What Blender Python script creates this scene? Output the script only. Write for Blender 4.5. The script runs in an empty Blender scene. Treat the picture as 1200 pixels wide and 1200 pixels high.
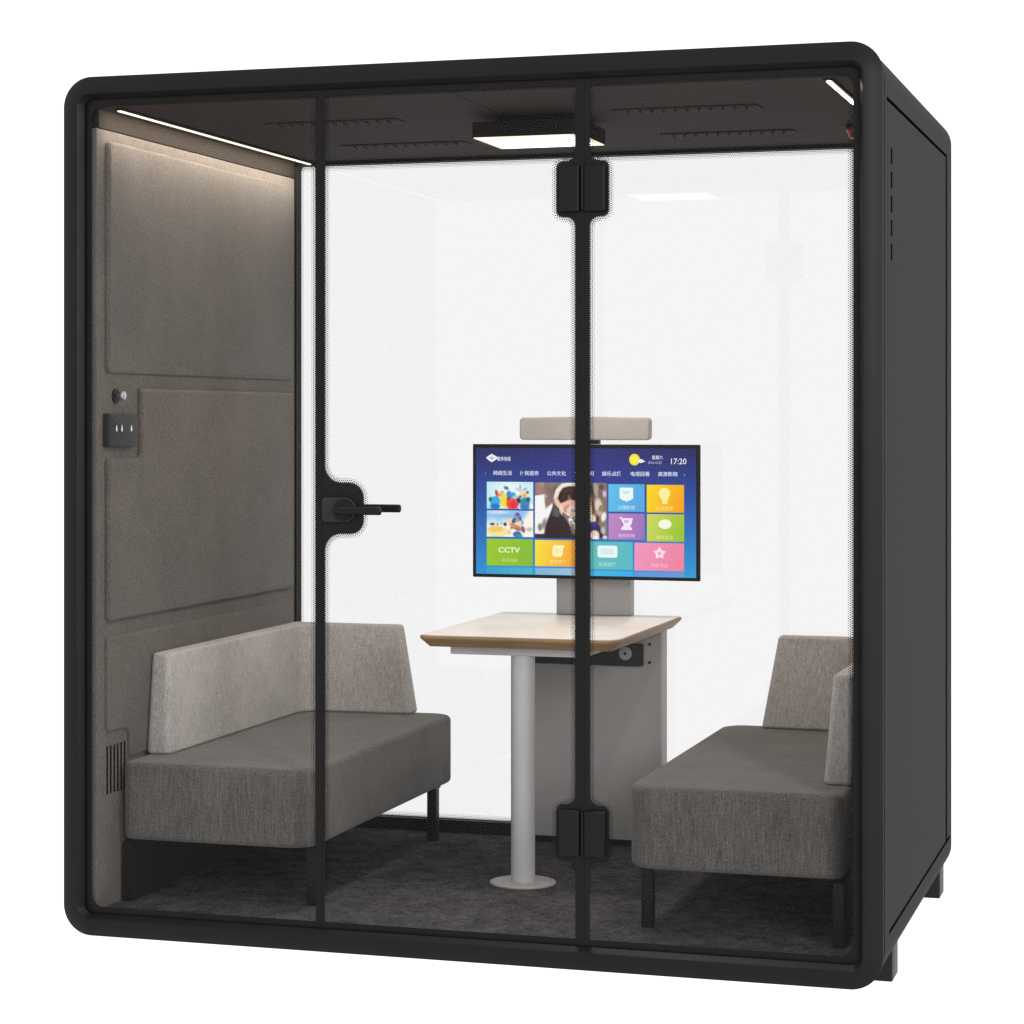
import bpy, bmesh, math, random
from math import radians as R, cos, sin, pi
from mathutils import Vector, Matrix
from mathutils.geometry import tessellate_polygon
random.seed(4)
sc = bpy.context.scene
col = sc.collection

# ------------------------------------------------------------------ camera
W, D, H = 2.195, 1.57, 2.30          # booth body, metres; feet reach GZ
GZ = -0.061
cam = bpy.data.cameras.new('camera')
co = bpy.data.objects.new('camera', cam); col.objects.link(co)
co.location = (2.9582, -5.6130, 1.3880)
co.rotation_euler = (R(90), 0, R(16.80))
cam.sensor_width = 36; cam.lens = 36 * 2722 / 1200
cam.shift_y = (489 - 600) / 1200
cam.clip_start = 0.1; cam.clip_end = 1000
sc.camera = co

# ------------------------------------------------------------------ light
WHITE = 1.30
w = bpy.data.worlds.new('World'); sc.world = w; w.use_nodes = True
bg = w.node_tree.nodes['Background']
bg.inputs[0].default_value = (1, 1, 1, 1); bg.inputs[1].default_value = WHITE

def area(name, loc, target, sx, sy, power, color=(1, 1, 1)):
    l = bpy.data.lights.new(name, 'AREA'); l.shape = 'RECTANGLE'; l.size = sx; l.size_y = sy
    l.energy = power; l.color = color
    o = bpy.data.objects.new(name, l); col.objects.link(o); o.location = loc
    o.rotation_euler = (Vector(target) - Vector(loc)).to_track_quat('-Z', 'Y').to_euler()
    return o
area('softbox_right', (7.2, -0.75, 2.3), (2.1, 0.3, 1.35), 2.0, 2.4, 300)
area('softbox_front_right', (5.7, -6.3, 2.9), (2.17, 0.0, 1.5), 0.9, 2.6, 300)

vs = sc.view_settings
vs.view_transform = 'Standard'; vs.look = 'None'; vs.exposure = 0; vs.gamma = 1
try: vs.use_curve_mapping = False
except Exception: pass
cy = sc.cycles
cy.transparent_max_bounces = 24; cy.max_bounces = 10; cy.diffuse_bounces = 4
cy.use_denoising = True; cy.denoising_prefilter = 'NONE'     # keeps the dotted print and the weave
cy.caustics_reflective = False; cy.caustics_refractive = False
cy.sample_clamp_indirect = 4

# ------------------------------------------------------------------ materials
def mat(name):
    m = bpy.data.materials.new(name); m.use_nodes = True
    nt = m.node_tree; return m, nt, nt.nodes, nt.links, nt.nodes['Principled BSDF']

def coords(nt, scale=(1, 1, 1), src='Object'):
    tc = nt.nodes.new('ShaderNodeTexCoord'); mp = nt.nodes.new('ShaderNodeMapping')
    mp.inputs['Scale'].default_value = scale
    nt.links.new(tc.outputs[src], mp.inputs[0]); return mp.outputs[0]

def noise(nt, vec, scale, detail=3, rough=0.6):
    n = nt.nodes.new('ShaderNodeTexNoise'); n.inputs['Scale'].default_value = scale
    n.inputs['Detail'].default_value = detail; n.inputs['Roughness'].default_value = rough
    nt.links.new(vec, n.inputs['Vector']); return n.outputs['Fac']

def ramp(nt, fac, c0, c1, p0=0.3, p1=0.7):
    r = nt.nodes.new('ShaderNodeValToRGB')
    r.color_ramp.elements[0].color = (*c0, 1); r.color_ramp.elements[1].color = (*c1, 1)
    r.color_ramp.elements[0].position = p0; r.color_ramp.elements[1].position = p1
    nt.links.new(fac, r.inputs[0]); return r.outputs[0]

def bump(nt, h, strength, dist, b):
    n = nt.nodes.new('ShaderNodeBump'); n.inputs['Strength'].default_value = strength
    n.inputs['Distance'].default_value = dist
    nt.links.new(h, n.inputs['Height']); nt.links.new(n.outputs[0], b.inputs['Normal'])

def mixf(nt, a, b, f=0.5):
    m = nt.nodes.new('ShaderNodeMix'); m.data_type = 'FLOAT'
    m.inputs[0].default_value = f
    nt.links.new(a, m.inputs[2]); nt.links.new(b, m.inputs[3]); return m.outputs[0]

def scaled(c, k): return tuple(min(1, x * k) for x in c)

def paint(name, c, rough=0.45, spec=0.3, var=0.06, grain=0.0, metallic=0):
    m, nt, N, L, b = mat(name)
    v = coords(nt)
    f = noise(nt, v, 7, 4)
    L.new(ramp(nt, f, scaled(c, 1 - var), scaled(c, 1 + var)), b.inputs['Base Color'])
    b.inputs['Roughness'].default_value = rough
    b.inputs['Specular IOR Level'].default_value = spec
    b.inputs['Metallic'].default_value = metallic
    if grain: bump(nt, noise(nt, v, 900, 2), grain, 0.0004, b)
    return m

def fabric(name, c, var=0.14, streak=(70, 70, 5), bstr=0.8, weave=200):
    m, nt, N, L, b = mat(name)
    v = coords(nt)
    big = noise(nt, v, 5, 3)
    st = mixf(nt, noise(nt, coords(nt, streak), 4, 4, 0.7), noise(nt, coords(nt, (streak[2], streak[2], streak[0])), 4, 4, 0.7), 0.22)
    fine = noise(nt, v, weave, 2, 0.8)
    f = mixf(nt, mixf(nt, big, st, 0.75), fine, 0.33)
    L.new(ramp(nt, f, scaled(c, 1 - var * 1.6), scaled(c, 1 + var * 1.6), 0.36, 0.64), b.inputs['Base Color'])
    b.inputs['Roughness'].default_value = 0.95
    b.inputs['Specular IOR Level'].default_value = 0.1
    b.inputs['Sheen Weight'].default_value = 0.15; b.inputs['Sheen Roughness'].default_value = 0.5
    bump(nt, mixf(nt, fine, st, 0.35), bstr, 0.002, b)
    return m

def emit(name, c, s):
    m, nt, N, L, b = mat(name)
    b.inputs['Base Color'].default_value = (0.8, 0.8, 0.8, 1)
    b.inputs['Emission Color'].default_value = (*c, 1); b.inputs['Emission Strength'].default_value = s
    b.inputs['Specular IOR Level'].default_value = 0
    return m

def glass(name, tint, mirror, mirror_tint):
    """thin clear pane: mostly transparent, a small coated mirror part"""
    m, nt, N, L, b = mat(name); N.remove(b)
    out = N['Material Output']
    t = N.new('ShaderNodeBsdfTransparent'); t.inputs[0].default_value = (*tint, 1)
    g = N.new('ShaderNodeBsdfGlossy'); g.inputs['Roughness'].default_value = 0.0
    g.inputs['Color'].default_value = (mirror_tint,) * 3 + (1,)
    mx = N.new('ShaderNodeMixShader'); mx.inputs[0].default_value = mirror
    L.new(t.outputs[0], mx.inputs[1]); L.new(g.outputs[0], mx.inputs[2]); L.new(mx.outputs[0], out.inputs[0])
    return m

M = {}
M['ring'] = paint('powder_coated_frame', (0.0062, 0.0062, 0.0065), 0.45, 0.11, 0.05, 0.25)
M['shell'] = paint('powder_coated_shell', (0.0074, 0.0070, 0.0072), 0.6, 0.03, 0.05, 0.3)
M['black'] = paint('black_metal', (0.008, 0.008, 0.009), 0.45, 0.12)
M['hinge'] = paint('black_anodised', (0.0068, 0.0068, 0.0074), 0.4, 0.10)
M['frit'] = paint('black_printed_glass', (0.008, 0.008, 0.008), 0.3, 0.08)
M['felt'] = fabric('brown_grey_felt', (0.078, 0.0690, 0.062), 0.34, (60, 60, 22), 0.7, 170)
M['ceiling'] = paint('dark_brown_ceiling', (0.028, 0.0205, 0.018), 0.8, 0.1, 0.08, 0.2)
M['cornice'] = paint('brown_cornice', (0.014, 0.0115, 0.010), 0.8, 0.05)
M['groove'] = paint('groove_black', (0.006, 0.006, 0.006), 0.9, 0.0)
M['glass_front'] = glass('clear_front_glass', (0.912, 0.911, 0.909), 0.004, 1.0)
M['glass_back'] = glass('clear_back_glass', (0.921, 0.920, 0.923), 0.020, 1.0)
M['back_fabric'] = fabric('light_backrest_fabric', (0.325, 0.308, 0.298), 0.30)
M['seat_fabric'] = fabric('grey_seat_fabric', (0.084, 0.078, 0.074), 0.40)
M['metal_light'] = paint('light_grey_metal', (0.50, 0.495, 0.50), 0.38, 0.4, 0.03)
M['cabinet'] = paint('grey_white_cabinet', (0.385, 0.372, 0.365), 0.5, 0.3, 0.03)
M['bar'] = paint('champagne_bar', (0.30, 0.282, 0.268), 0.4, 0.4, 0.05)
M['socket'] = paint('socket_black', (0.012, 0.012, 0.013), 0.35, 0.3)
M['switch'] = paint('switch_black', (0.016, 0.0165, 0.017), 0.45, 0.15)
M['steel'] = paint('brushed_steel', (0.55, 0.54, 0.53), 0.3, 0.5, 0.05, 0, 0.9)
M['white_mark'] = paint('white_print', (0.6, 0.6, 0.6), 0.6, 0.2)
M['red'] = paint('red_plastic', (0.28, 0.008, 0.02), 0.35, 0.4)
M['strip'] = emit('warm_led_strip', (1.0, 0.86, 0.70), 285.0)
M['strip_lens'] = emit('cream_strip_lens', (1.0, 0.88, 0.66), 1.35)
M['lens_rim'] = emit('cream_lens_rim', (1.0, 0.86, 0.56), 0.95)
M['panel_light'] = emit('warm_lamp_diffuser', (1.0, 0.93, 0.80), 4.2)

def laminate():
    m, nt, N, L, b = mat('pale_laminate')
    f = noise(nt, coords(nt, (1.5, 14, 1)), 5, 5, 0.6)
    L.new(ramp(nt, f, (0.60, 0.575, 0.555), (0.65, 0.63, 0.61)), b.inputs['Base Color'])
    b.inputs['Roughness'].default_value = 0.28; b.inputs['Specular IOR Level'].default_value = 0.5
    return m
M['laminate'] = laminate()
def plywood():
    m, nt, N, L, b = mat('plywood_edge')
    f = noise(nt, coords(nt, (2, 2, 120)), 3, 4, 0.6)
    L.new(ramp(nt, f, (0.20, 0.115, 0.048), (0.36, 0.235, 0.115)), b.inputs['Base Color'])
    b.inputs['Roughness'].default_value = 0.5
    return m
M['ply'] = plywood()
def carpet():
    m, nt, N, L, b = mat('dark_loop_carpet')
    v = coords(nt)
    a = noise(nt, v, 14, 4); c = noise(nt, v, 230, 3, 0.8); d = noise(nt, v, 60, 4, 0.7)
    f = mixf(nt, mixf(nt, a, d, 0.55), c, 0.5)
    L.new(ramp(nt, f, (0.018, 0.0178, 0.0195), (0.150, 0.148, 0.156), 0.40, 0.66), b.inputs['Base Color'])
    b.inputs['Roughness'].default_value = 1; b.inputs['Specular IOR Level'].default_value = 0
    bump(nt, mixf(nt, c, d, 0.3), 1.0, 0.006, b)
    return m
M['carpet'] = carpet()
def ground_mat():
    m, nt, N, L, b = mat('glowing_white_ground')  # even glow added to the ground so no shadow shows under the booth
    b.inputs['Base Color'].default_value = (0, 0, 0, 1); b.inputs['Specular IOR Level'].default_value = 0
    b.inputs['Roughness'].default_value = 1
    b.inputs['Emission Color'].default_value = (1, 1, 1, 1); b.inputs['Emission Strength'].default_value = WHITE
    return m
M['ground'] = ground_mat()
def screen_mat():
    m, nt, N, L, b = mat('lit_screen')
    a = N.new('ShaderNodeAttribute'); a.attribute_name = 'Col'
    b.inputs['Base Color'].default_value = (0.01, 0.01, 0.01, 1)
    b.inputs['Roughness'].default_value = 0.25; b.inputs['Specular IOR Level'].default_value = 0.04
    L.new(a.outputs['Color'], b.inputs['Emission Color']); b.inputs['Emission Strength'].default_value = 1.15
    return m
M['screen'] = screen_mat()

# ------------------------------------------------------------------ mesh helpers
def link(name, me, m, parent=None, smooth=40):
    o = bpy.data.objects.new(name, me); col.objects.link(o)
    if m:
        for x in (m if isinstance(m, (list, tuple)) else [m]): me.materials.append(x)
    if smooth:
        me.shade_smooth(); me.set_sharp_from_angle(angle=R(smooth))
    if parent: o.parent = parent
    return o

class MB:
    def __init__(s): s.v = []; s.f = []; s.mi = []
    def add(s, vs, fs, mi=0):
        n = len(s.v); s.v += [tuple(v) for v in vs]; s.f += [tuple(i + n for i in f) for f in fs]
        s.mi += [mi] * len(fs); return s
    def box(s, x0, x1, y0, y1, z0, z1, mi=0):
        v = [(x, y, z) for x in (x0, x1) for y in (y0, y1) for z in (z0, z1)]
        return s.add(v, [(0, 1, 3, 2), (4, 6, 7, 5), (0, 4, 5, 1), (2, 3, 7, 6), (0, 2, 6, 4), (1, 5, 7, 3)], mi)
    def loft(s, rings, cap0=True, cap1=True, mi=0, closed=False):
        n = len(rings[0]); v = [p for r in rings for p in r]; f = []
        for k in range(len(rings) - (0 if closed else 1)):
            k2 = (k + 1) % len(rings)
            for i in range(n):
                j = (i + 1) % n; f.append((k * n + i, k * n + j, k2 * n + j, k2 * n + i))
        if cap0: f.append(tuple(range(n))[::-1])
        if cap1: f.append(tuple((len(rings) - 1) * n + i for i in range(n)))
        return s.add(v, f, mi)
    def cyl(s, p0, p1, r0, r1=None, n=32, mi=0, fil=0.0):
        r1 = r0 if r1 is None else r1
        p0 = Vector(p0); p1 = Vector(p1); d = (p1 - p0).normalized()
        a = d.orthogonal().normalized(); b = d.cross(a)
        st = [(p0, r0), (p1, r1)] if not fil else [(p0, r0 - fil), (p0 + d * fil * .3, r0 - fil * .3), (p0 + d * fil, r0), (p1 - d * fil, r1), (p1 - d * fil * .3, r1 - fil * .3), (p1, r1 - fil)]
        return s.loft([[c + (a * cos(t) + b * sin(t)) * r for t in [2 * pi * i / n for i in range(n)]] for c, r in st], mi=mi)
    def build(s, name, m, parent=None, smooth=40, bev=0, seg=3):
        me = bpy.data.meshes.new(name); me.from_pydata(s.v, [], s.f); me.polygons.foreach_set('material_index', s.mi)
        bm = bmesh.new(); bm.from_mesh(me); bmesh.ops.recalc_face_normals(bm, faces=bm.faces)
        if bev:
            es = [e for e in bm.edges if len(e.link_faces) == 2 and e.calc_face_angle(0) > 0.6]
            bmesh.ops.bevel(bm, geom=es, offset=bev, segments=seg, profile=0.5, affect='EDGES', clamp_overlap=True)
        bm.to_mesh(me); bm.free(); me.update()
        return link(name, me, m, parent, smooth)

def round_poly(pts, seg=8):
    """pts: (a, b, radius) -> 2-D outline with every corner filleted"""
    out = []; n = len(pts)
    for i in range(n):
        p = Vector(pts[i][:2]); r = pts[i][2]
        a = (Vector(pts[i - 1][:2]) - p); b = (Vector(pts[(i + 1) % n][:2]) - p)
        la, lb = a.length, b.length; a.normalize(); b.normalize()
        ang = a.angle(b); t = min(r / math.tan(ang / 2), la * 0.499, lb * 0.499); rr = t * math.tan(ang / 2)
        c = p + (a + b).normalized() * (rr / sin(ang / 2))
        s0 = p + a * t - c; s1 = p + b * t - c
        t0 = math.atan2(s0.y, s0.x); t1 = math.atan2(s1.y, s1.x); dt = (t1 - t0 + pi) % (2 * pi) - pi
        for k in range(seg + 1):
            th = t0 + dt * k / seg; out.append((c.x + rr * cos(th), c.y + rr * sin(th)))
    return out

def area2(p): return sum(p[i - 1][0] * p[i][1] - p[i][0] * p[i - 1][1] for i in range(len(p))) / 2

def offset_poly(pts, d):
    """inset a polygon given as (a, b, radius) by d, mitred, radii kept in step (positive d = inwards)"""
    s = 1 if area2(pts) > 0 else -1; n = len(pts); out = []
    for i in range(n):
        p = Vector(pts[i][:2]); e0 = (p - Vector(pts[i - 1][:2])).normalized(); e1 = (Vector(pts[(i + 1) % n][:2]) - p).normalized()
        n0 = Vector((-e0.y, e0.x)) * s; n1 = Vector((-e1.y, e1.x)) * s
        m = (n0 + n1); m = m / max(1e-6, m.dot(m)) * 2
        convex = (e0.x * e1.y - e0.y * e1.x) * s > 0
        q = p + m * d
        out.append((q.x, q.y, max(0.0008, pts[i][2] - d) if convex else pts[i][2] + d))
    return out

def rect(x0, x1, y0, y1, r): return [(x0, y0, r), (x1, y0, r), (x1, y1, r), (x0, y1, r)]

def slab(mb, pts, z0, z1, fil, seg=8, top_pts=None, ax='z', mi=0):
    """filleted block: outline pts (top_pts lets the top differ) between z0 and z1"""
    tp = top_pts or pts; rings = []
    K = 4
    for k in range(K + 1):
        t = pi / 2 * k / K; rings.append((pts, tp, 0.0, fil * (1 - sin(t)), z0 + fil * (1 - cos(t))))
    for k in range(K + 1):
        t = pi / 2 * k / K; rings.append((pts, tp, 1.0, fil * (1 - cos(t)), z1 - fil * (1 - sin(t))))
    R3 = []
    for a, b, _, ins, z in rings:
        f = (z - z0) / (z1 - z0)
        mix = [(p[0] + (q[0] - p[0]) * f, p[1] + (q[1] - p[1]) * f, p[2] + (q[2] - p[2]) * f) for p, q in zip(a, b)]
        o = round_poly(offset_poly(mix, ins), seg)
        if ax == 'z': R3.append([(x, y, z) for x, y in o])
        elif ax == 'x': R3.append([(z, x, y) for x, y in o])      # outline in (y, z), depth along x
        else: R3.append([(x, z, y) for x, y in o])                # outline in (x, z), depth along y
    return mb.loft(R3, mi=mi)

def empty(name, loc, label, cat, group=None):
    o = bpy.data.objects.new(name, None); col.objects.link(o); o.location = loc
    o.empty_display_size = 0.1
    o['label'] = label; o['category'] = cat
    if group: o['group'] = group
    return o
def tag(o, label, cat, group=None):
    o['label'] = label; o['category'] = cat
    if group: o['group'] = group
    return o
def shift(o, loc):
    """parts are modelled in booth space: put them back under a root that stands at loc"""
    o.location = tuple(-c for c in loc); return o

# ------------------------------------------------------------------ setting
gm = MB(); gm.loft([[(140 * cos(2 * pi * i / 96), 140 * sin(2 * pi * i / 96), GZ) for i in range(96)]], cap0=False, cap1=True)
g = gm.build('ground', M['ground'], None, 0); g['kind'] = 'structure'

# ------------------------------------------------------------------ booth
booth = empty('meeting_booth', (0, 0, 0), 'large black freestanding meeting booth with rounded frame and glass front', 'booth')

# front ring: rounded-rectangle frame, face sloping slightly outwards, thin inner lip
def ring_loft(mb, prof, r, seg=16):
    rings = []
    for u, y in prof:
        o = round_poly(rect(u, W - u, u, H - u, max(0.004, r - u)), seg)
        rings.append([(x, y, z) for x, z in o])
    return mb.loft(rings, cap0=False, cap1=False, closed=True)
prof = [(0.0, 0.0225), (0.0, 0.0165), (0.0005, 0.0155), (0.0016, 0.0145), (0.044, 0.0003), (0.0475, 0.0004), (0.0495, 0.003),
        (0.0580, 0.0215), (0.0585, 0.0225)]
ring_loft(MB(), prof, 0.081).build('front_frame', M['ring'], booth, 28)

# body shell: tube with grooves and air slots cut into both sides
bm_ = MB()
o_out = round_poly(rect(0.002, W - 0.002, 0.002, H - 0.002, 0.082), 16)
o_edge = round_poly(rect(0.004, W - 0.004, 0.004, H - 0.004, 0.080), 16)
o_in = round_poly(rect(0.045, W - 0.045, 0.045, H - 0.045, 0.03), 16)
rings = [[(x, 0.0562, z) for x, z in o_edge], [(x, 0.0580, z) for x, z in o_out], [(x, D - 0.008, z) for x, z in o_out],
         [(x, D, z) for x, z in round_poly(rect(0.012, W - 0.012, 0.012, H - 0.012, 0.07), 16)], [(x, D, z) for x, z in o_in], [(x, 0.0562, z) for x, z in o_in]]
bm_.loft(rings, cap0=False, cap1=False, closed=True)
shell = bm_.build('body_shell', [M['shell'], M['groove']], booth, 35)
cut = MB()
for sx in (0, 1):
    def bx(y0, y1, z0, z1, d):
        if sx: cut.box(W - d, W + 0.02, y0, y1, z0, z1, 1)
        else: cut.box(-0.02, d, y0, y1, z0, z1, 1)
    bx(0.095, 1.442, 2.1645, 2.1745, 0.018)
    bx(0.140, 1.525, 0.112, 0.122, 0.018)
    bx(1.400, 1.442, 0.1225, 2.164, 0.018)
    for i in range(5):
        z = 2.058 - i * 0.0596
        bx(0.170, 0.200, z - 0.042, z, 0.008)
cut_o = cut.build('cutter', [M['shell'], M['groove']], None, 0)
md = shell.modifiers.new('b', 'BOOLEAN'); md.object = cut_o; md.operation = 'DIFFERENCE'; md.solver = 'EXACT'
dg = bpy.context.evaluated_depsgraph_get()
me2 = bpy.data.meshes.new_from_object(shell.evaluated_get(dg)); shell.modifiers.clear()
old = shell.data; shell.data = me2; bpy.data.objects.remove(cut_o); me2.name = 'body_shell'
# dark seam gasket between front frame and shell
gas = MB(); rings = []
for u, y in [(0.012, 0.0220), (0.012, 0.0565), (0.046, 0.0565), (0.046, 0.0220)]:
    rings.append([(x, y, z) for x, z in round_poly(rect(u, W - u, u, H - u, 0.084 - u), 16)])
gas.loft(rings, cap0=False, cap1=False, closed=True).build('seam_gasket', M['groove'], booth)
for fx in (0.025, 2.100):
    for fy in (0.372, 1.450):
        f = MB(); slab(f, rect(fx, fx + 0.07, fy, fy + 0.112, 0.003), -0.0605, 0.030, 0.0015, 2)
        f.build('foot', M['black'], booth)

# floor and ceiling
MB().box(0.052, W - 0.052, 0.048, 1.444, 0.047, 0.060).build('floor_carpet', M['carpet'], booth, 0)
MB().box(0.052, 1.086, 0.050, 1.4445, 2.220, 2.250).build('ceiling_panel', M['ceiling'], booth, 0, bev=0.0015, seg=1)
MB().box(1.089, W - 0.052, 0.050, 1.4445, 2.220, 2.250).build('ceiling_panel', M['ceiling'], booth, 0, bev=0.0015, seg=1)
for cx_, cy_ in ((0.385, 0.47), (0.40, 1.03), (1.40, 0.47), (1.40, 1.03)):
    v = MB(); slab(v, rect(cx_, cx_ + 0.40, cy_, cy_ + 0.095, 0.018), 2.2162, 2.2215, 0.0015, 6)
    vo = v.build('ceiling_vent', M['ceiling'], booth)
    s = MB()
    for i in range(11):
        x = cx_ + 0.035 + i * 0.0325
        a_, b_, h_ = cy_ + .014, cy_ + .070, 2.2159
        s.add([(x + .006, a_, h_), (x + .015, a_, h_), (x + .003, b_, h_), (x - .006, b_, h_),
               (x + .008, a_ + .003, h_ - .003), (x + .012, a_ + .003, h_ - .003), (x, b_ - .003, h_ - .003), (x - .004, b_ - .003, h_ - .003)],
              [(3, 2, 1, 0), (4, 5, 6, 7), (0, 1, 5, 4), (1, 2, 6, 5), (2, 3, 7, 6), (3, 0, 4, 7)])
    s.build('vent_slots', M['cornice'], vo, 0)
# side walls: felt backing with raised pads
for side in (0, 1):
    XC = (lambda x: x) if side == 0 else (lambda x: W - x)
    X = (lambda x: x) if side == 0 else (lambda x: W + 0.010 - x)
    def slabx(mb, pts, x0, x1, fil, seg=6):
        slab(mb, pts, x0, x1, fil, seg, ax='x')
        mb.v = [(X(v[0]), v[1], v[2]) for v in mb.v]; return mb
    b = MB(); slabx(b, rect(0.042, 1.4445, 0.0605, 2.166, 0.002), 0.056, 0.085, 0.0012, 2)
    wall = b.build('wall_panel', M['felt'], booth)
    pads = [rect(0.088, 1.408, 1.508, 2.138, 0.018),
            [(0.088, 0.835, .018), (1.408, 0.835, .018), (1.408, 1.470, .012), (0.288, 1.470, .010), (0.288, 1.276, .012), (0.088, 1.276, .012)],
            [(0.088, 0.535, .02), (0.225, 0.535, .03), (0.225, 0.452, .01), (1.408, 0.452, .010), (1.408, 0.792, .012), (0.088, 0.792, .012)]]
    if side: pads = [rect(0.250, 1.408, 1.508, 2.138, 0.018), rect(0.250, 1.408, 0.835, 1.470, 0.018), rect(0.250, 1.408, 0.452, 0.792, 0.012)]
    for k_, p in enumerate(pads):
        q = MB(); slabx(q, p, 0.078, 0.0990 if k_ < 2 else 0.0930, 0.011 if k_ < 2 else 0.006); q.build('acoustic_pad', M['felt'], wall)
    c = MB(); c.box(0.056, 0.0875, 0.0485, 1.4445, 2.1665, 2.2195); c.v = [(X(v[0]), v[1], v[2]) for v in c.v]
    c.build('cornice', M['cornice'], booth, 0, bev=0.002, seg=1)
    t = MB(); t.box(0.128, 0.152, 0.060, 1.444, 2.2135, 2.2205); t.v = [(XC(v[0]), v[1], v[2]) for v in t.v]
    tr = t.build('light_channel', M['cornice'], booth, 0)
    vg = MB()
    for i in range(6):
        y = 0.098 + i * 0.021
        vg.box(X(0.0845), X(0.0862), y, y + 0.0085, 0.365, 0.495)
    vg.build('air_grille', M['groove'], wall, 0)
    l = MB()
    x0, x1 = (0.1368, 0.1418) if side == 0 else (W - 0.1430, W - 0.1355)
    if side == 0:       # added unseen area light under the lens gives the strip's light to the wall
        l.box(x0 - 0.0030, x1 + 0.0030, 0.066, 1.442, 2.2105, 2.2134); l.build('led_strip', M['strip_lens'], tr, 0)
        la = area('strip_helper_light', (0.1370, 0.754, 2.2085), (0.1370 - 0.36, 0.754, 2.2085 - 0.93), 0.0065, 1.37, 6.4, (1.0, 0.86, 0.70))
        la.rotation_euler = (0, math.atan2(0.36, 0.93), 0); la.parent = tr
        continue
    l.box(x0, x1, 0.070, 1.438, 2.2105, 2.2134); l.build('led_strip', M['strip'], tr, 0)
    l = MB(); l.box(x0 - 0.0035, x0 - 0.0002, 0.066, 1.442, 2.2102, 2.2134); l.box(x1 + 0.0002, x1 + 0.0035, 0.066, 1.442, 2.2102, 2.2134)
    l.build('lens_rim', M['lens_rim'], tr, 0)

# back frame, back glass
bf = MB(); rings = []
for (u, z0, z1, y) in [(0.0455, 0.0455, H - 0.0455, 1.4455), (0.0925, 0.099, 2.2085, 1.4455), (0.0925, 0.099, 2.2085, 1.487), (0.0455, 0.0455, H - 0.0455, 1.487)]:
    rings.append([(x, y, z) for x, z in round_poly(rect(u, W - u, z0, z1, 0.012), 6)])
bf.loft(rings, cap0=False, cap1=False, closed=True).build('back_frame', M['black'], booth)
MB().box(0.088, W - 0.088, 1.466, 1.474, 0.094, 2.212).build('back_glass', M['glass_back'], booth, 0)

# dotted edge print: rows of shrinking dots that run along an outline
def dots(mb, outline, y, sgn, rows=(0.0023, 0.0019, 0.0013), pitch=0.0056, closed=True, n=6, keep=None):
    P = [Vector(p) for p in outline]; L = []
    m = len(P)
    for i in range(m if closed else m - 1):
        if (P[(i + 1) % m] - P[i]).length > 1e-7: L.append((P[i], P[(i + 1) % m]))
    for k, rr in enumerate(rows):
        s = (k % 2) * pitch / 2
        for a, b in L:
            d = b - a; ln = d.length; u = d / ln; nrm = Vector((-u.y, u.x)) * sgn
            while s < ln:
                c = a + u * s + nrm * (0.0012 + pitch * 0.86 * k)
                if keep is None or keep(c):
                    mb.add([(c.x + rr * cos(2 * pi * j / n), y, c.y + rr * sin(2 * pi * j / n)) for j in range(n)], [tuple(range(n))])
                s += pitch
            s -= ln
db = MB(); ob = round_poly(rect(0.0925, W - 0.0925, 0.099, 2.2085, 0.012), 6)
dots(db, ob, 1.4655, 1, rows=(0.0023, 0.0020, 0.0016, 0.0011))
bd = db.build('dotted_border', M['frit'], booth, 0)

# front panes
Z0, Z1 = 0.050, 2.250
FY = 0.0340
def printed(name_parent, outer, hole, keep=None):
    polys = [[Vector((x, z, 0)) for x, z in outer], [Vector((x, z, 0)) for x, z in hole]]
    tris = tessellate_polygon(polys); flat = outer + hole
    mb = MB(); v = [(x, FY - 0.0006, z) for x, z in flat]
    mb.add(v, [tuple(t) for t in tris])
    o = mb.build('black_border', M['frit'], name_parent, 0)
    d = MB(); sgn = 1 if area2(hole) > 0 else -1
    dots(d, hole, FY - 0.0006, sgn, keep=keep)
    if d.v: d.build('dotted_border', M['frit'], name_parent, 0)
    return o
def pane(name, x0, x1):
    b = MB(); b.box(x0, x1, FY, FY + 0.010, Z0, Z1); return b.build(name, M['glass_front'], booth, 0)
IB = 0.075
# hinge heights and handle pad
HT, HB, HH = (1.893, 2.033), (0.272, 0.412), (1.086, 1.218)
CV, CX = 0.030, 0.016           # concave and convex radii of the pads
p1 = pane('fixed_pane', 0.050, 0.7305)
keepband = lambda c: 0.25 < c.y < 2.21 and 0.1 < c.x < 2.1 and (abs(c.x - 0.732) < 0.16 or abs(c.x - 1.439) < 0.1)
printed(p1, [(0.050, Z0), (0.7305, Z0), (0.7305, Z1), (0.050, Z1)],
        round_poly([(IB, IB, .035), (0.719, IB, .004), (0.719, H - IB, .004), (IB, H - IB, .035)]), keepband)
door = pane('door', 0.7345, 1.4370)
printed(door, [(0.7345, Z0), (1.4370, Z0), (1.4370, Z1), (0.7345, Z1)],
        round_poly([(0.745, IB, .004), (1.420, IB, .004), (1.420, HB[0], CV), (1.371, HB[0], CX), (1.371, HB[1], CX), (1.420, HB[1], CV),
                    (1.420, HT[0], CV), (1.371, HT[0], CX), (1.371, HT[1], CX), (1.420, HT[1], CV), (1.420, H - IB, .004), (0.745, H - IB, .004),
                    (0.745, HH[1], 0.045), (0.852, HH[1], 0.040), (0.852, HH[0], 0.036), (0.745, HH[0], 0.045)]), keepband)
p3 = pane('fixed_pane', 1.4410, W - 0.050)
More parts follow.
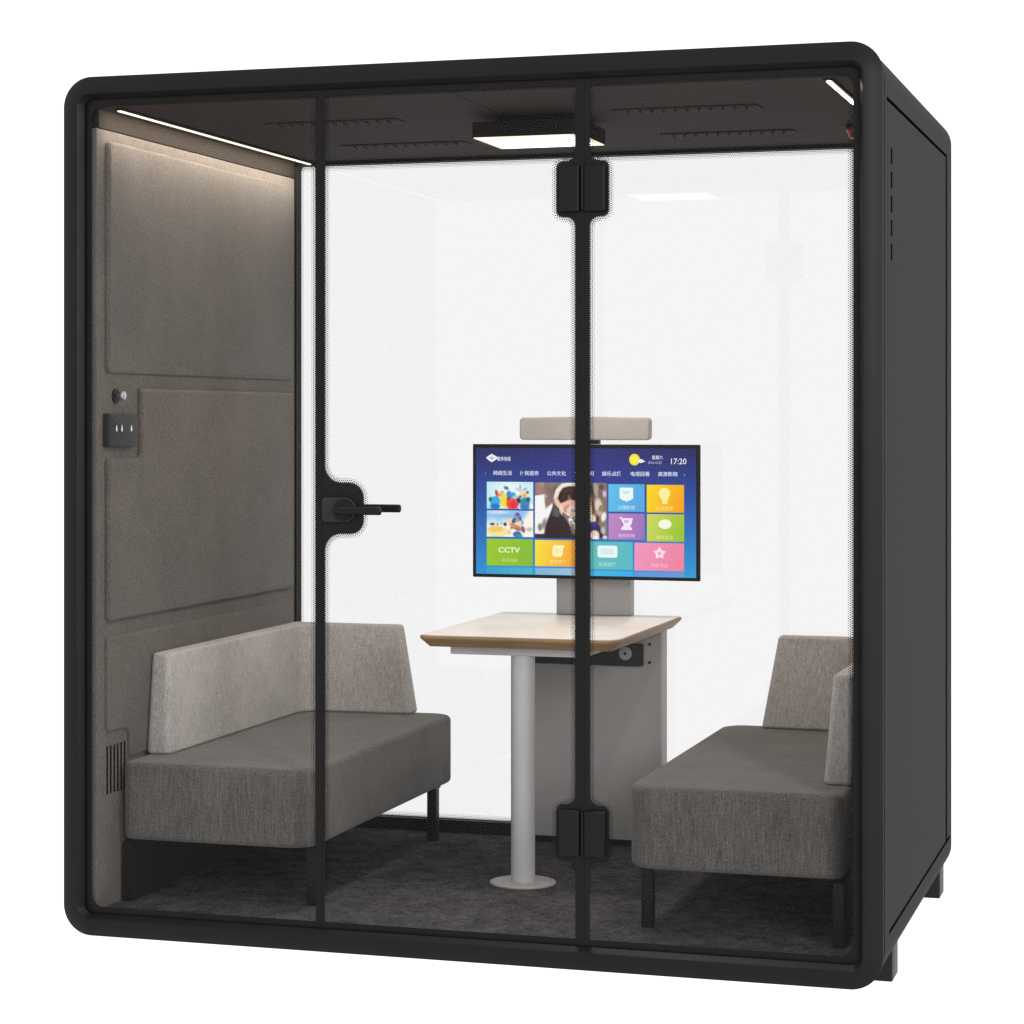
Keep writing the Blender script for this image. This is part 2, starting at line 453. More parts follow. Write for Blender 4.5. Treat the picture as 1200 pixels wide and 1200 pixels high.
printed(p3, [(1.4410, Z0), (W - 0.050, Z0), (W - 0.050, Z1), (1.4410, Z1)],
        round_poly([(1.458, IB, .004), (W - IB, IB, .035), (W - IB, H - IB, .035), (1.458, H - IB, .004),
                    (1.458, HT[1], CV), (1.507, HT[1], CX), (1.507, HT[0], CX), (1.458, HT[0], CV),
                    (1.458, HB[1], CV), (1.507, HB[1], CX), (1.507, HB[0], CX), (1.458, HB[0], CV)]), keepband)
for x0, x1 in ((0.7285, 0.7365), (1.4350, 1.4430)):
    MB().box(x0, x1, FY - 0.0022, FY - 0.0009, Z0, Z1).build('pane_seal', M['frit'], booth, 0)
# right edge of the front opening and the handle side also show dots against the bright back
dd = MB(); dots(dd, [(W - IB - 0.001, 0.12), (W - IB - 0.001, 2.15)], FY - 0.0006, 1, closed=False)
dd.build('dotted_border', M['frit'], p3, 0)
# patch hinges: a plate on the door and one on the pane, front and back
for z0, z1 in (HT, HB):
    for x0, x1, par in ((1.381, 1.4335, door), (1.4475, 1.500, p3)):
        a = MB(); slab(a, rect(x0, x1, z0 + 0.012, z1 - 0.012, 0.004), FY - 0.020, FY - 0.0008, 0.003, 4, ax='y')
        slab(a, rect(x0, x1, z0 + 0.012, z1 - 0.012, 0.004), FY + 0.0102, FY + 0.028, 0.003, 4, ax='y')
        a.build('hinge_plate', M['hinge'], par)
    k = MB(); k.cyl((1.4405, FY - 0.008, z0 + 0.016), (1.4405, FY - 0.008, z1 - 0.016), 0.0055, n=16)
    k.build('hinge_pin', M['black'], door)
# lock plate and levers
lk = MB()
slab(lk, [(0.741, 1.1165, .010), (0.833, 1.1165, .030), (0.833, 1.1805, .030), (0.741, 1.1805, .010)], FY - 0.014, FY - 0.0008, 0.002, 8, ax='y')
slab(lk, [(0.739, 1.115, .012), (0.836, 1.115, .031), (0.836, 1.182, .031), (0.739, 1.182, .012)], FY + 0.0102, FY + 0.024, 0.002, 8, ax='y')
lk.build('lock_plate', M['switch'], door)
hd = MB()
hd.cyl((0.803, FY - 0.0145, 1.148), (0.803, FY - 0.027, 1.148), 0.0275, fil=0.003, n=40)
hd.cyl((0.803, FY - 0.026, 1.148), (0.803, FY - 0.052, 1.148), 0.0105, n=24)
hd.cyl((0.794, FY - 0.060, 1.148), (0.921, FY - 0.060, 1.148), 0.0105, fil=0.003, n=24)
hd.build('lever_handle', M['hinge'], door)
hi = MB()
hi.cyl((0.803, FY + 0.0245, 1.150), (0.803, FY + 0.034, 1.150), 0.0275, fil=0.003, n=40)
hi.cyl((0.803, FY + 0.033, 1.150), (0.803, FY + 0.064, 1.150), 0.0105, n=24)
hi.cyl((0.794, FY + 0.070, 1.150), (0.928, FY + 0.070, 1.150), 0.0105, fil=0.003, n=24)
hi.build('lever_handle', M['hinge'], door)

# ------------------------------------------------------------------ wall fittings
SW = (0.085, 0.160, 1.310)
sw = empty('wall_switch', SW, 'black switch plate with three pale marks on the left felt wall', 'switch')
q = MB(); slab(q, rect(0.076, 0.252, 1.308, 1.398, 0.003), 0.0855, 0.106, 0.002, 4, ax='x'); shift(q.build('switch_box', M['switch'], sw), SW)
for y in (0.118, 0.150, 0.208):
    q = MB()
    q.box(0.1057, 0.1064, y - 0.004, y + 0.004, 1.350, 1.361)
    q.box(0.1057, 0.1064, y - 0.002, y + 0.002, 1.3615, 1.3665)
    shift(q.build('switch_mark', M['white_mark'], sw), SW)
SN = (0.085, 0.157, 1.446)
sn = empty('wall_hook', SN, 'small round steel knob on dark disc above the black switch plate', 'knob')
q = MB(); q.cyl((0.0852, .150, 1.446), (0.090, .150, 1.446), 0.020, n=32); shift(q.build('backing_disc', M['black'], sn), SN)
q = MB(); q.cyl((0.090, .157, 1.447), (0.100, .157, 1.447), 0.006, n=16)
q.cyl((0.098, .157, 1.447), (0.112, .157, 1.447), 0.0125, fil=0.005, n=24); shift(q.build('knob', M['steel'], sn), SN)

# ceiling lamp
LP = (1.157, 0.62, 2.219)
lp = empty('ceiling_lamp', LP, 'square black ceiling lamp with glowing warm white panel above the table', 'lamp')
q = MB(); slab(q, rect(1.000, 1.312, 0.490, 0.760, 0.006), 2.160, 2.203, 0.003, 4); shift(q.build('lamp_housing', M['cornice'], lp), LP)
q = MB(); q.box(1.06, 1.25, 0.55, 0.70, 2.2032, 2.2195); shift(q.build('ceiling_bracket', M['black'], lp), LP)
q = MB(); q.box(1.004, 1.308, 0.494, 0.756, 2.1575, 2.1598); shift(q.build('lens_rim', M['lens_rim'], lp), LP)
q = MB(); q.box(1.022, 1.290, 0.516, 0.734, 2.1560, 2.1573); shift(q.build('diffuser', M['panel_light'], lp), LP)
for ix in range(4):            # unseen point-sized spots added just under the diffuser to carry the panel's light
    for iy in range(3):
        sl = bpy.data.lights.new('lamp_helper_spot', 'SPOT'); sl.energy = 5.8; sl.color = (1.0, 0.89, 0.77)
        sl.spot_size = R(172); sl.spot_blend = 1.0; sl.shadow_soft_size = 0.0
        so_ = bpy.data.objects.new('lamp_helper_spot', sl); col.objects.link(so_); so_.parent = lp
        so_.location = (1.046 + ix * 0.074 - LP[0], 0.545 + iy * 0.080 - LP[1], 2.1545 - LP[2])

# red beacon
AL = (1.992, 0.98, 2.2195)
al = empty('smoke_alarm', AL, 'small red round alarm on the ceiling at the right edge', 'alarm')
q = MB(); q.cyl((1.992, 0.98, 2.2195), (1.992, 0.98, 2.208), 0.034, fil=0.003); shift(q.build('base', M['cornice'], al), AL)
q = MB(); q.cyl((1.992, 0.98, 2.208), (1.992, 0.98, 2.180), 0.032, 0.024, fil=0.005); shift(q.build('red_lens', M['red'], al), AL)

# ------------------------------------------------------------------ sofas
def sofa(mirror, label):
    X = (lambda x: W - 0.028 - x) if mirror else (lambda x: x)
    base = (X(0.38), 0.80, 0.060)
    root = empty('corner_sofa', base, label, 'sofa', 'two facing corner sofas inside the booth')
    def fin(mb, name, m, par=root, **k):
        mb.v = [(X(v[0]), v[1], v[2]) for v in mb.v]; o = mb.build(name, m, par, **k)
        if par is root: shift(o, base)
        return o
    q = MB(); slab(q, [(0.0935, 0.166, .035), (0.650, 0.166, .075), (0.650, 1.425, .075), (0.0935, 1.425, .03)], 0.232, 0.444, 0.016, 12)
    seat = fin(q, 'seat', M['seat_fabric'])
    tx = 0.0
    a = [(0.0935, 0.320, .016), (0.168 + tx, 0.325, .022), (0.168 + tx, 1.335, .070), (0.522, 1.345, .022), (0.522, 1.424, .016), (0.0935, 1.424, .02)]
    t = [(0.0935, 0.358, .014), (0.148, 0.360, .018), (0.148, 1.362, .070), (0.474, 1.372, .018), (0.474, 1.424, .014), (0.0935, 1.424, .02)]
    q = MB(); slab(q, a, 0.4445, 0.724, 0.010, 10, top_pts=t)
    fin(q, 'backrest', M['back_fabric'])
    for lx, ly in ((0.604 if mirror else 0.597, 0.270), (0.600, 1.275)):
        q = MB(); slab(q, rect(lx, lx + 0.030, ly, ly + 0.034, 0.002), 0.0605, 0.222, 0.001, 2); fin(q, 'leg', M['black'])
    q = MB(); q.box(0.0935, 0.120, 0.180, 1.40, 0.0605, 0.2222); fin(q, 'shade_panel', M['black'])  # black panel added along the wall to make the space under the seat dark
    q = MB(); q.box(0.1205, 0.630, 0.270, 0.320, 0.2225, 0.2315); q.box(0.1205, 0.630, 1.270, 1.320, 0.2225, 0.2315)
    q.box(0.36, 0.40, 0.3202, 1.2698, 0.2228, 0.2312)
    fin(q, 'base_frame', M['black'])
    return root
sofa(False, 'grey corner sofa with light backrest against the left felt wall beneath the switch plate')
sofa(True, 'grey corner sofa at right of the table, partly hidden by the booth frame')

# ------------------------------------------------------------------ table
TB = (1.10, 1.00, 0.060)
tb = empty('meeting_table', TB, 'pale topped wooden edged table on one round grey leg', 'table')
def fin(mb, name, m, root, base, **k): return shift(mb.build(name, m, root, **k), base)
tp = [(0.798, 0.622, .018), (1.381, 0.622, .050), (1.381, 1.440, .014), (0.798, 1.440, .010)]
q = MB(); rg = []
for ins, z in ((0.030, 0.7360), (0.026, 0.7362), (0.006, 0.7560), (0.001, 0.7600), (0.0, 0.7640), (0.001, 0.7688), (0.003, 0.7690)):
    rg.append([(x, y, z) for x, y in round_poly(offset_poly(tp, ins), 10)])
q.loft(rg); edge = fin(q, 'wooden_edge', M['ply'], tb, TB)
q = MB(); rg = [[(x, y, z) for x, y in round_poly(offset_poly(tp, i), 10)] for i, z in ((0.0035, 0.7691), (0.0035, 0.7705), (0.0045, 0.7712))]
q.loft(rg); fin(q, 'tabletop', M['laminate'], tb, TB)
RX = 1.268
q = MB()
q.box(0.868, RX, 0.700, 0.766, 0.7110, 0.7355); q.box(RX - 0.034, RX, 0.7663, 1.354, 0.7110, 0.7355); q.box(0.868, 0.902, 0.7663, 1.354, 0.7110, 0.7355)
fin(q, 'under_frame', M['metal_light'], tb, TB, bev=0.0015, seg=1)
q = MB(); q.cyl((1.075, 0.733, 0.0665), (1.075, 0.733, 0.7108), 0.0345, n=48); fin(q, 'leg', M['metal_light'], tb, TB)
q = MB(); q.cyl((1.075, 0.733, 0.0603), (1.075, 0.733, 0.0663), 0.094, fil=0.002, n=64); fin(q, 'base_disc', M['cabinet'], tb, TB)

# cabinet behind the table, with the screen column
CB = (1.10, 1.40, 0.060)
cb = empty('screen_stand', CB, 'grey white cabinet and column standing behind the table, carrying the screen', 'stand')
q = MB(); slab(q, rect(0.872, 1.333, 1.358, 1.442, 0.006), 0.082, 0.7345, 0.002, 4); body = fin(q, 'cabinet', M['cabinet'], cb, CB)
q = MB(); q.box(0.90, 1.30, 1.380, 1.430, 0.0605, 0.0815); fin(q, 'plinth', M['black'], cb, CB)
q = MB(); slab(q, rect(0.988, 1.226, 1.4415, 1.4445, 0.001), 0.60, 1.10, 0.0006, 2)
slab(q, rect(0.988, 1.226, 1.392, 1.4405, 0.004), 0.772, 1.30, 0.002, 4); fin(q, 'column', M['cabinet'], cb, CB)
bxp = MB(); slab(bxp, rect(0.925, 1.278, 0.622, 0.690, 0.002), 1.335, 1.3575, 0.0015, 2, ax='y'); sb = fin(bxp, 'socket_box', M['socket'], cb, CB)
q = MB(); q.cyl((1.226, 1.3345, 0.661), (1.226, 1.328, 0.661), 0.0205, fil=0.0015, n=40); q.build('round_socket', M['cabinet'], sb)
q = MB(); q.cyl((1.226, 1.3278, 0.661), (1.226, 1.3262, 0.661), 0.0045, n=16); q.build('socket_hole', M['black'], sb)
for z in (0.689, 0.633):
    q = MB(); q.cyl((1.297, 1.3575, z), (1.297, 1.352, z), 0.0042, n=14); fin(q, 'bolt', M['black'], cb, CB)

# ------------------------------------------------------------------ screen
TY = 1.300
SX0, SX1, SZ0, SZ1 = 0.743, 1.466, 0.8895, 1.3045
TV = (1.105, TY, 0.8895)
tv = empty('television', TV, 'wide flat screen showing a blue menu with coloured tiles', 'television')
q = MB(); slab(q, rect(SX0, SX1, SZ0, SZ1, 0.003), TY, TY + 0.016, 0.002, 3, ax='y'); fin(q, 'casing', M['black'], tv, TV)
q = MB(); q.box(1.02, 1.19, TY + 0.0165, 1.3915, 1.02, 1.20); fin(q, 'wall_bracket', M['black'], tv, TV)

def lin(c):
    if isinstance(c, str): c = tuple(int(c[i:i + 2], 16) for i in (0, 2, 4))
    return tuple(((x / 255) / 12.92 if x / 255 <= 0.04045 else ((x / 255 + 0.055) / 1.055) ** 2.4) for x in c)
class Pic:                       # flat coloured shapes, pixel units of the picture on the screen, stacked in thin layers
    def __init__(s): s.v = []; s.f = []; s.c = []; s.lay = 0
    # picture x 554..820, y 520..678 -> screen plane
    def P(s, x, y, l): return (SX0 + (x - 554) / 266 * (SX1 - SX0), TY - 0.0006 - l * 0.00035, SZ1 - (y - 520) / 158.5 * (SZ1 - SZ0))
    def poly(s, pts, c, l):
        cs = c if isinstance(c, list) else [c] * len(pts); n = len(s.v)
        s.v += [s.P(x, y, l) for x, y in pts]; s.f.append(tuple(range(n, n + len(pts)))); s.c.append([(*lin(k), 1) for k in cs])
    def grid(s, x0, x1, y0, y1, fn, nx, ny, l):
        for i in range(nx):
            for j in range(ny):
                q = [(i, j), (i + 1, j), (i + 1, j + 1), (i, j + 1)]
                s.poly([(x0 + (x1 - x0) * a / nx, y0 + (y1 - y0) * b / ny) for a, b in q], [fn(a / nx, b / ny) for a, b in q], l)
    def ell(s, x, y, rx, ry, c, l, n=20, rot=0): s.poly([(x + rx * cos(t) * cos(rot) - ry * sin(t) * sin(rot), y + rx * cos(t) * sin(rot) + ry * sin(t) * cos(rot)) for t in [2 * pi * i / n for i in range(n)]], c, l)
    def text(s, body, x, y, size, c, l, align='LEFT', sx=1.0, bold=0.0):
        cu = bpy.data.curves.new('t', 'FONT'); cu.body = body; cu.size = 1; cu.align_x = align; cu.resolution_u = 2; cu.offset = bold
        to = bpy.data.objects.new('t', cu); col.objects.link(to)
        dg = bpy.context.evaluated_depsgraph_get(); me = to.evaluated_get(dg).to_mesh()
        n = len(s.v); s.v += [s.P(x + v.co.x * size * sx, y - v.co.y * size, l) for v in me.vertices]
        for p in me.polygons: s.f.append(tuple(i + n for i in p.vertices)); s.c.append([(*lin(c), 1)] * len(p.vertices))
        to.evaluated_get(dg).to_mesh_clear(); bpy.data.objects.remove(to); bpy.data.curves.remove(cu)
    def build(s, name, m):
        me = bpy.data.meshes.new(name); me.from_pydata(s.v, [], s.f)
        at = me.color_attributes.new('Col', 'FLOAT_COLOR', 'CORNER'); k = 0
        for p, cs in zip(me.polygons, s.c):
            for j, li in enumerate(p.loop_indices): at.data[li].color = cs[j]
        # faces must look to -y
        return link(name, me, m, None, 0)
def lerp(a, b, t):
    a = tuple(int(a[i:i + 2], 16) for i in (0, 2, 4)); b = tuple(int(b[i:i + 2], 16) for i in (0, 2, 4))
    return tuple(p + (r - p) * max(0, min(1, t)) for p, r in zip(a, b))
pc = Pic()
def bgf(u, v):
    top = lerp('24265e', '2c2e78', 1 - abs(u - .5) * 2); mid = lerp('1c4ea0', '343c98', 1 - abs(u - .5) * 1.6); bot = lerp('2a93d6', '2f9fd8', u)
    mix = lambda a, b, t: tuple(p + (r - p) * t for p, r in zip(a, b))
    return mix(top, mid, v / .35) if v < .35 else mix(mid, bot, (v - .35) / .65)
pc.grid(558, 816, 524.5, 674.5, bgf, 16, 16, 0)
def tile(x0, x1, y0, y1, c0, c1, l=1): pc.grid(x0, x1, y0, y1, lambda u, v: lerp(c0, c1, u * .8 + v * .2), 6, 3, l)
# header
pc.poly([(570, 536.5), (574, 533.2), (577, 531.5), (580, 533.2), (585, 536.5), (580, 539.8), (577, 541.6), (574, 539.8)], 'eef0fb', 1)
pc.poly([(574, 536.5), (577, 534.6), (580, 536.5), (577, 538.4)], 'aeb4e0', 2)
pc.text('歌华有线', 583.5, 539.6, 5.6, 'dfe3fa', 1, sx=0.72, bold=0.015)
pc.ell(745.3, 537.6, 6.2, 6.8, 'f0e04a', 1, 28); pc.ell(745, 537.2, 4.6, 5.0, 'fdf23c', 2, 24)
pc.ell(752.6, 539.2, 3.2, 2.2, 'f6f4ea', 3); pc.poly([(750, 540.6), (752, 537.4), (757.5, 539.3), (757.5, 540.2)], 'f4f0f2', 3)
pc.text('星期六', 765.2, 536.8, 5.0, 'e6e6fb', 1, sx=0.85, bold=0.01)
pc.text('2016-10-22', 761.0, 542.4, 4.2, 'c9cbee', 1, sx=0.80)
pc.text('17:20', 785.6, 542.6, 9.6, 'f2f2fc', 1, sx=0.92, bold=0.004)
for t, x in (('网络生活', 578.5), ('便民服务', 610.5), ('公共文化', 642.5), ('娱乐新闻', 675.5), ('娱乐点播', 707.3), ('电视回看', 740.2), ('高清影院', 772.2)):
    pc.text(t, x, 556.4, 5.7, 'dfe4fb', 1, bold=0.012)
pc.text('‹', 568.6, 556.2, 6.0, '9aa6e0', 1); pc.text('›', 801.6, 556.6, 6.0, 'b8c0ec', 1)
# the three pictures: soft blobs blended into a fine grid of coloured points
def soft(bgfn, shapes):
    sh = [(k, g, [c / 1.0 for c in lerp(c_, c_, 0)], sf) for k, g, c_, sf in shapes]
    def f(x, y):
        c = list(bgfn(x, y))
        for k, g, cc, sf in sh:
            if k == 'e':
                ex, ey, rx, ry, ro = g; dx, dy = x - ex, y - ey
                u = (dx * cos(ro) + dy * sin(ro)) / rx; v = (-dx * sin(ro) + dy * cos(ro)) / ry
                d = (1 - math.hypot(u, v)) * min(rx, ry)
            else:
                ins = False; d = 1e9; n = len(g)
                for i in range(n):
                    x0, y0 = g[i - 1]; x1, y1 = g[i]
                    if (y0 > y) != (y1 > y) and x < (x1 - x0) * (y - y0) / (y1 - y0) + x0: ins = not ins
                    t = max(0, min(1, ((x - x0) * (x1 - x0) + (y - y0) * (y1 - y0)) / ((x1 - x0) ** 2 + (y1 - y0) ** 2)))
                    d = min(d, math.hypot(x - x0 - t * (x1 - x0), y - y0 - t * (y1 - y0)))
                if not ins: d = -d
            al = max(0, min(1, 0.5 + d / sf)); al = al * al * (3 - 2 * al)
            if al: c = [p + (q - p) * al for p, q in zip(c, cc)]
        return tuple(c)
    return f
def picture(x0, x1, y0, y1, f, step=0.8):
    pc.grid(x0, x1, y0, y1, lambda u, v: f(x0 + (x1 - x0) * u, y0 + (y1 - y0) * v), int((x1 - x0) / step), int((y1 - y0) / step), 1)
E_ = lambda x, y, rx, ry, c, ro=0, sf=1.6: ('e', (x, y, rx, ry, ro), c, sf)
picture(571, 626.5, 564.8, 596.8, soft(lambda x, y: lerp('a4e4f4', 'f6fcfc', 1.2 - math.hypot((x - 600) / 36, (y - 578) / 24)), [
    E_(581, 588, 6.4, 6.0, '38b0dc'), E_(581, 594, 6.0, 3.4, '2c70cc'), E_(575.4, 585.6, 2.2, 2.8, '2c707c'), E_(583, 578.6, 2.0, 4.2, 'cc4c2c', -.3), E_(587.5, 580.5, 2.8, 2.4, 'eca060'), E_(589.6, 577.2, 2.2, 1.8, '8cb4cc'),
    E_(591.6, 587, 4.0, 9.6, 'fadc30', -.1), E_(590, 595, 3.2, 2.2, 'f0ecb0'), E_(594.4, 572.2, 3.2, 2.0, '4c8090', .4), E_(598, 580.4, 3.4, 5.0, '4484d4', -.2), E_(602.6, 580.4, 3.2, 3.4, '2ca8cc'), E_(606, 583, 4, 2.4, 'a8d4f4'),
    E_(597, 586, 2, 3, '30384c'), E_(609, 587, 3.0, 3.4, '20285c'), E_(601.4, 591, 7.0, 7.0, 'f2542c'), E_(603, 592, 4.6, 4.6, 'e42c38', 0, 3), E_(608, 594, 2, 4, 'dc3c74'), E_(611, 594.6, 3.0, 2.4, 'fbf4f8'),
    E_(609.5, 574, 5.0, 2.0, 'b8d8ec', .3), E_(611, 570.6, .9, 2.0, '7ca0a4'), E_(616.6, 573.2, 2.4, 1.0, '84a49c', -.5), E_(614.5, 579.6, 4.6, 3.6, 'f8dc9c'), E_(616, 581, 2.4, 2, 'f0a878'), E_(619.6, 577, 1.8, 2.0, '7c8458', .5), E_(611, 582.4, 1.8, 1.6, '5c6c3c'),
    E_(616.5, 589.5, 5.6, 6.4, '2c90b0'), E_(616.6, 594.4, 6.2, 2.8, '3c78c4'), E_(620.4, 585.6, 2.6, 3.0, '285c64'), E_(625, 594, 3, 3, 'f4f8fc')]))
picture(571, 626.5, 598.8, 630, soft(lambda x, y: lerp('8cc8f4', 'fcf8ec', (y - 606) / 10 + (x > 612) * (x - 612) / 8 - .1 * sin(x * .4)), [
    E_(585, 601, 12, 2.4, 'c4e4f4', 0, 3), E_(596, 605, 10, 2, '8cbcec', 0, 3), E_(584, 624, 13, 6.5, 'fae6a4', 0, 3), E_(582, 621, 9, 3.4, 'f2cc60', 0, 3), E_(577.6, 615.2, 3.0, 1.6, '3c5870'), E_(584, 615.4, 1.2, 1.2, '707c74'), E_(588.6, 614.6, .8, 1.6, '8ca49c'),
    E_(593, 615.2, 2.0, 2.2, '502c54', -.4), E_(600, 610.8, 5, 2.8, 'f6dca8', -.2), E_(601, 614.6, 2.4, 2.6, 'f0b4a8'), E_(607.6, 606, 4.0, 5.0, '948cc4'), E_(607.8, 603.2, 2.0, 1.6, '4c4c90'), E_(603.4, 611, 2.2, 3.2, '3c4c70', .3), E_(607.6, 611, 2.6, 2.4, '7cb09c'),
    E_(611, 608, 1.6, 3, '5c5c9c', -.3), E_(609.6, 615, 3.4, 3.4, 'f0e0b8'), E_(605.4, 617.6, 7.4, 2.4, 'd88c6c', .35), E_(608, 621, 4.6, 1.8, 'a87060', .3), E_(613.6, 613, 1.4, 2.4, '9c94b4'), E_(614.4, 621, 2.2, 4.2, '8c5c78', -.3), E_(601, 619.4, 2.2, 1.4, '849450'),
    E_(607.4, 627, 5.0, 3.6, '3068b4'), E_(610, 629, 4, 2, '3494ac'), E_(598, 624.4, 2.6, 3.2, 'f4d0b0'), E_(622, 621, 4, 2.4, 'c8c4a4', 0, 3)]))
rn = random.Random(9)
bl = [(rn.uniform(628, 714), rn.uniform(565, 632), rn.uniform(2, 5), rn.choice(['8c746c', '6c544c', 'a49080', '58443c', 'b8a898'])) for _ in range(70)]
flw = []
for i in range(46):
    t_ = rn.random(); x = 665 + t_ * 11 + rn.uniform(0, 14); y = 596 + t_ * 30 + rn.uniform(-2, 3)
    flw.append(E_(x, y, rn.uniform(1.2, 2.4), rn.uniform(1.2, 2.2), rn.choice(['fbf4f0', 'f4e8e0', 'e4d8cc', 'c8bcb0', 'fcf8f6', '9c9484']), 0, 1.4))
P_ = lambda g, c, sf=1.6: ('p', g, c, sf)
picture(628.5, 713.4, 565.2, 631.2, soft(lambda x, y: lerp('94807a', '7c665c', .5 + .5 * sin(x * .23) * cos(y * .19)),
    [E_(x, y, r_, r_ * .8, c, 0, 4) for x, y, r_, c in bl] + [
    E_(634, 573, 5.4, 7.6, 'a47c78', 0, 4), P_([(628, 581), (639.6, 579), (641, 597), (648.5, 590), (651, 592), (643, 609), (638.5, 628), (628, 628)], 'fbf9f9', 2.4), E_(634.6, 618, 2.6, 4.4, '847c60', 0, 2.5), E_(639.4, 614, 2.4, 6, '8c8480', .2, 3),
    P_([(628, 626), (680, 626), (680, 632), (628, 632)], '3a2430', 2),
    P_([(650.6, 583), (653.5, 573), (660, 566.4), (668, 564.8), (690, 565), (690, 600), (664, 602), (655, 594)], 'f4ece0', 2), E_(655.6, 588.4, 3.2, 7, 'ecc8ac', -.35, 3),
    P_([(655.4, 583.6), (657.6, 577), (661.6, 571.4), (668, 569.4), (688, 569), (688, 586), (676, 587), (670, 584.4), (664.6, 588), (658.8, 589.6)], '301a14', 2.2),
    E_(665, 575, 4.2, 1.6, '54342a', -.5, 3), E_(671, 574, 4.6, 1.4, '4c3028', -.1, 3), E_(663, 582, 2, 3.6, '4a2c24', .3, 3), E_(669, 583, 1.8, 3.6, '8c5c4c', .2, 3), E_(674.5, 588, 3, 1.4, '20100c', 0, 2),
    P_([(659.6, 590), (665, 587), (670, 586), (688, 587), (688, 604), (668, 604), (661, 597)], 'f2bca8', 2.4), E_(667, 593.6, 3.4, 2.2, 'dc8c74', -.5, 3), E_(664.6, 597.4, 1.4, 3, 'c87c64', .3, 2), E_(672, 596, 3, 4, 'f8e0d4', 0, 3)] +
    flw + [
    P_([(650.4, 590), (653, 592), (659, 597.6), (663.6, 606), (668.6, 614), (674, 630), (640, 632), (641, 617), (646, 605)], '2a1e26', 1.8),
    P_([(650.8, 591), (655.4, 595), (658.6, 602), (656, 606), (649, 604)], '58585f', 3.4), E_(650, 622, 8, 8, '2c1820', 0, 6), E_(659.6, 600, 1.4, 5, 'e8c4ac', -.5, 1.6), E_(662, 603, 1.2, 1.8, '5c6850', 0, 1.6),
    E_(692, 596, 3.4, 15, 'ead4b8', -.08, 2.4), E_(697, 607, 3.6, 5.4, 'f8e4d8', -.5, 2.4), E_(695, 572, 3.4, 6, '382838', 0, 3), E_(697, 592, 1.4, 9, '6c4418', -.1, 2), E_(700, 573, 2.6, 10, 'b0a494', -.15, 2.6),
    E_(703.5, 592, 4.4, 8.6, 'ded0c0', -.15, 3), E_(706, 595, 2.2, 4.4, '8c8458', .4, 2), E_(710.4, 578, 2, 3.6, 'd8c8d8', 0, 2.4), E_(709.4, 605, 2.8, 5.6, 'fbf2f0', .2, 2.4), E_(702, 608, 1.6, 5, '4c2428', 0, 2), E_(706.5, 570, 3, 3, '5c4c38', 0, 3),
    P_([(690, 613), (700, 610.6), (705, 616), (706, 626), (690, 628)], '28245c', 2.2), E_(698, 615, 2.6, 2.6, '4438a0', 0, 3), E_(699, 626.5, 5.4, 5.6, 'fbd8c8', -.2, 2.6), E_(700, 630, 4, 2.6, 'fdf6ec', 0, 2), E_(709, 621, 2.4, 4.6, 'bcc4b4', 0, 2.4), E_(706.4, 627, 2, 3, '182030', 0, 2), E_(711, 629, 2.6, 2, 'e8dce4', 0, 2)]))
# coloured tiles
tile(715.0, 757.0, 566.4, 598.6, '5cc4ee', '56a4e4'); tile(759.4, 802.2, 566.8, 599.0, 'fce010', 'faa008')
tile(715.2, 757.0, 600.8, 631.2, 'c48cc8', '9c70bc'); tile(759.6, 802.4, 601.0, 632.8, 'd4dc60', '94c42c')
tile(571.0, 626.0, 632.6, 664.4, '9ccc24', '84bc30'); tile(628.6, 676.5, 633.2, 664.2, 'fce83c', 'fba030')
tile(676.8, 743.2, 634.0, 666.6, '62c4c0', '58bcc8'); tile(745.2, 802.2, 634.6, 667.0, 'f498c4', 'f084a0')
for x0, x1, c0, c1 in ((571, 626, '34a0cc', '48b4d0'), (628.6, 676.5, '7cb4dc', '9cc4dc'), (676.8, 743.2, '44bce4', '30b0ee'), (745.2, 802.2, '5c98dc', '6a98dc')):
    pc.grid(x0, x1, 666.2 if x0 < 640 else 668.2, 674.2, lambda u, v: lerp(c0, c1, u), 4, 1, 1)
F = 'f0fbfc'
pc.poly([(728, 570.4), (743.6, 570.4), (743.8, 583), (740, 585.6), (737, 585.8), (735.9, 587.6), (734.6, 585.8), (731.6, 585.2), (728, 582.6)], F, 2)
pc.poly([(732, 574.6), (739.6, 574.6), (739.2, 577.4), (732.4, 577.6)], 'c4e8ea', 3)
pc.text('点播影视', 736, 595.6, 5.0, 'd4f2fb', 2, 'CENTER')
pc.poly([(773, 576), (774.4, 572.6), (777.5, 570.6), (781.5, 570.4), (785, 572.4), (786.6, 576), (785.6, 580), (783.6, 584), (783, 589.2), (777.8, 589.2), (776.6, 584), (774, 580)], 'fdf49c', 2)
pc.text('生活服务', 780, 595.8, 5.0, 'fdea90', 2, 'CENTER')
pc.poly([(727, 605), (730.4, 604.8), (731.2, 606.2), (743.4, 606.2), (741.6, 613.4), (740, 615.2), (742.6, 618.4), (742, 620), (730, 620), (729.6, 618), (733, 614.2), (730, 607.6)], 'fae8fb', 2)
pc.poly([(733, 608.4), (738.8, 608.4), (738, 611.6), (733.8, 611.6)], 'd4b4d8', 3)
pc.text('电视购物', 736, 628.4, 5.0, 'ecc8ee', 2, 'CENTER')
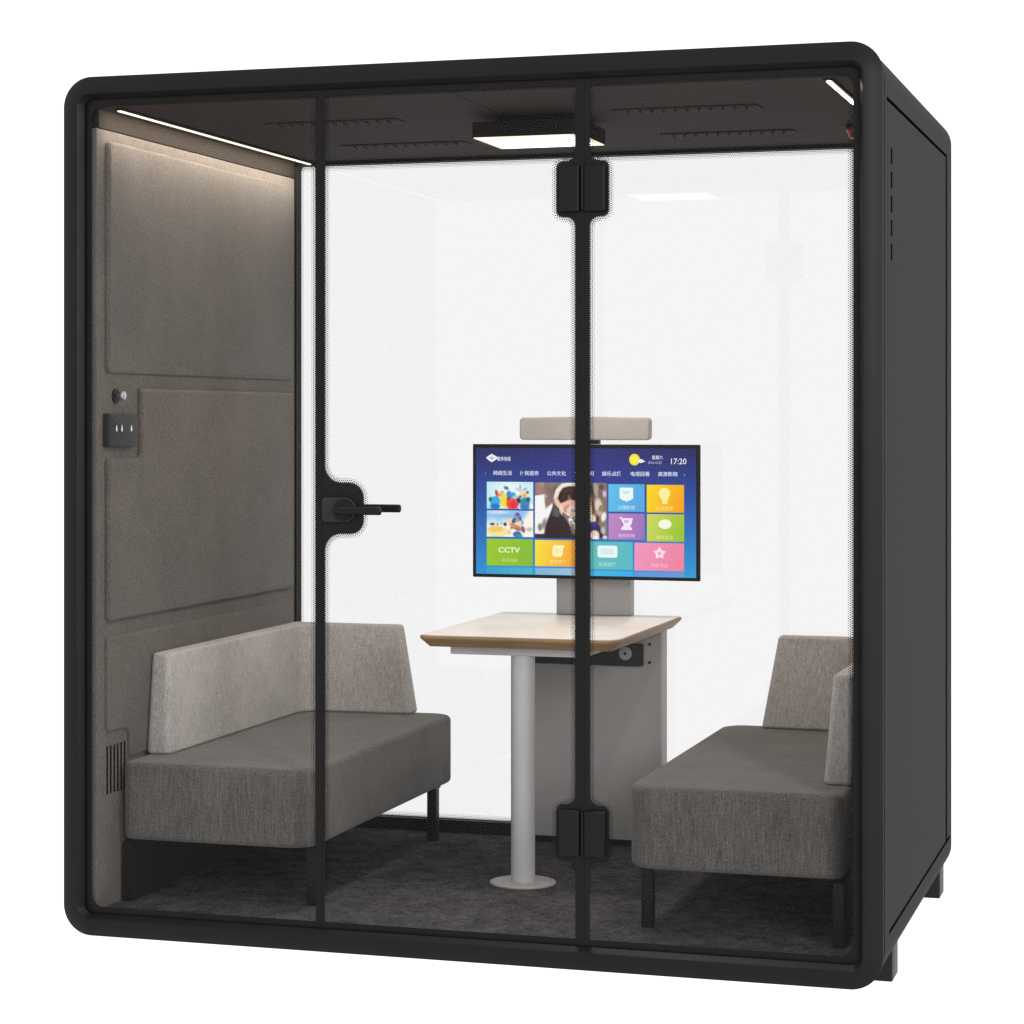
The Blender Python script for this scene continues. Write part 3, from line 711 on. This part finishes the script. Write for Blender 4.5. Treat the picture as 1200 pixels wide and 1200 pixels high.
pc.ell(780.4, 612.6, 7.6, 5.6, 'fbfbe4', 2); pc.text('便民信息', 780.4, 629.8, 5.0, 'e2eea0', 2, 'CENTER')
pc.text('CCTV', 597.5, 648.6, 8.6, 'eff6cc', 2, 'CENTER', sx=1.15, bold=0.03)
pc.text('央视频道', 598.5, 659.6, 4.8, 'cce890', 2, 'CENTER')
pc.poly([(649.6, 641), (652, 639), (662.4, 639), (664, 640.4), (661.6, 643), (661.2, 650.6), (659, 652.8), (651, 652.8), (649.2, 650.6)], 'fbf8c8', 2)
pc.poly([(652.6, 643), (658.6, 643), (658, 648.6), (652.6, 648.6)], 'f8f0a4', 3)
pc.text('教育学习', 656, 660.6, 4.8, 'fdf098', 2, 'CENTER')
pc.poly([(702.4, 640), (704, 638.6), (724, 638.6), (725.4, 640), (725.4, 651), (724, 652.6), (704, 652.6), (702.4, 651)], F, 2)
pc.poly([(706, 642), (721.8, 642), (721.8, 649), (706, 649)], 'd8f0f0', 3)
pc.text('云游戏厅', 713.6, 662.4, 5.0, 'c8f0e4', 2, 'CENTER')
star = []
for i in range(10):
    r_ = 7.6 if i % 2 == 0 else 4.4
    star.append((774.2 + r_ * sin(i * pi / 5), 646.6 - r_ * cos(i * pi / 5)))
pc.poly(star, 'fde4ee', 2); pc.ell(774.2, 646.8, 2.2, 2.2, 'f8a8c4', 3, 12)
pc.text('明星专区', 774.2, 662.6, 5.0, 'fcc8d8', 2, 'CENTER')
so = pc.build('screen', M['screen']); so.parent = tv; shift(so, TV)

# camera bar above the screen
VB = (1.10, 1.32, 1.318)
vb = empty('video_bar', VB, 'flat champagne grey bar with rounded ends above the blue screen', 'video bar')
q = MB(); slab(q, [(0.897, 1.318, .012), (1.309, 1.318, .012), (1.309, 1.3865, .012), (1.103, 1.3905, .3), (0.897, 1.3865, .012)], TY - 0.006, TY + 0.040, 0.004, 8, ax='y'); fin(q, 'bar_body', M['bar'], vb, VB)
q = MB(); q.box(1.094, 1.148, TY + 0.001, TY + 0.030, 1.3052, 1.3176); fin(q, 'mount', M['black'], vb, VB)
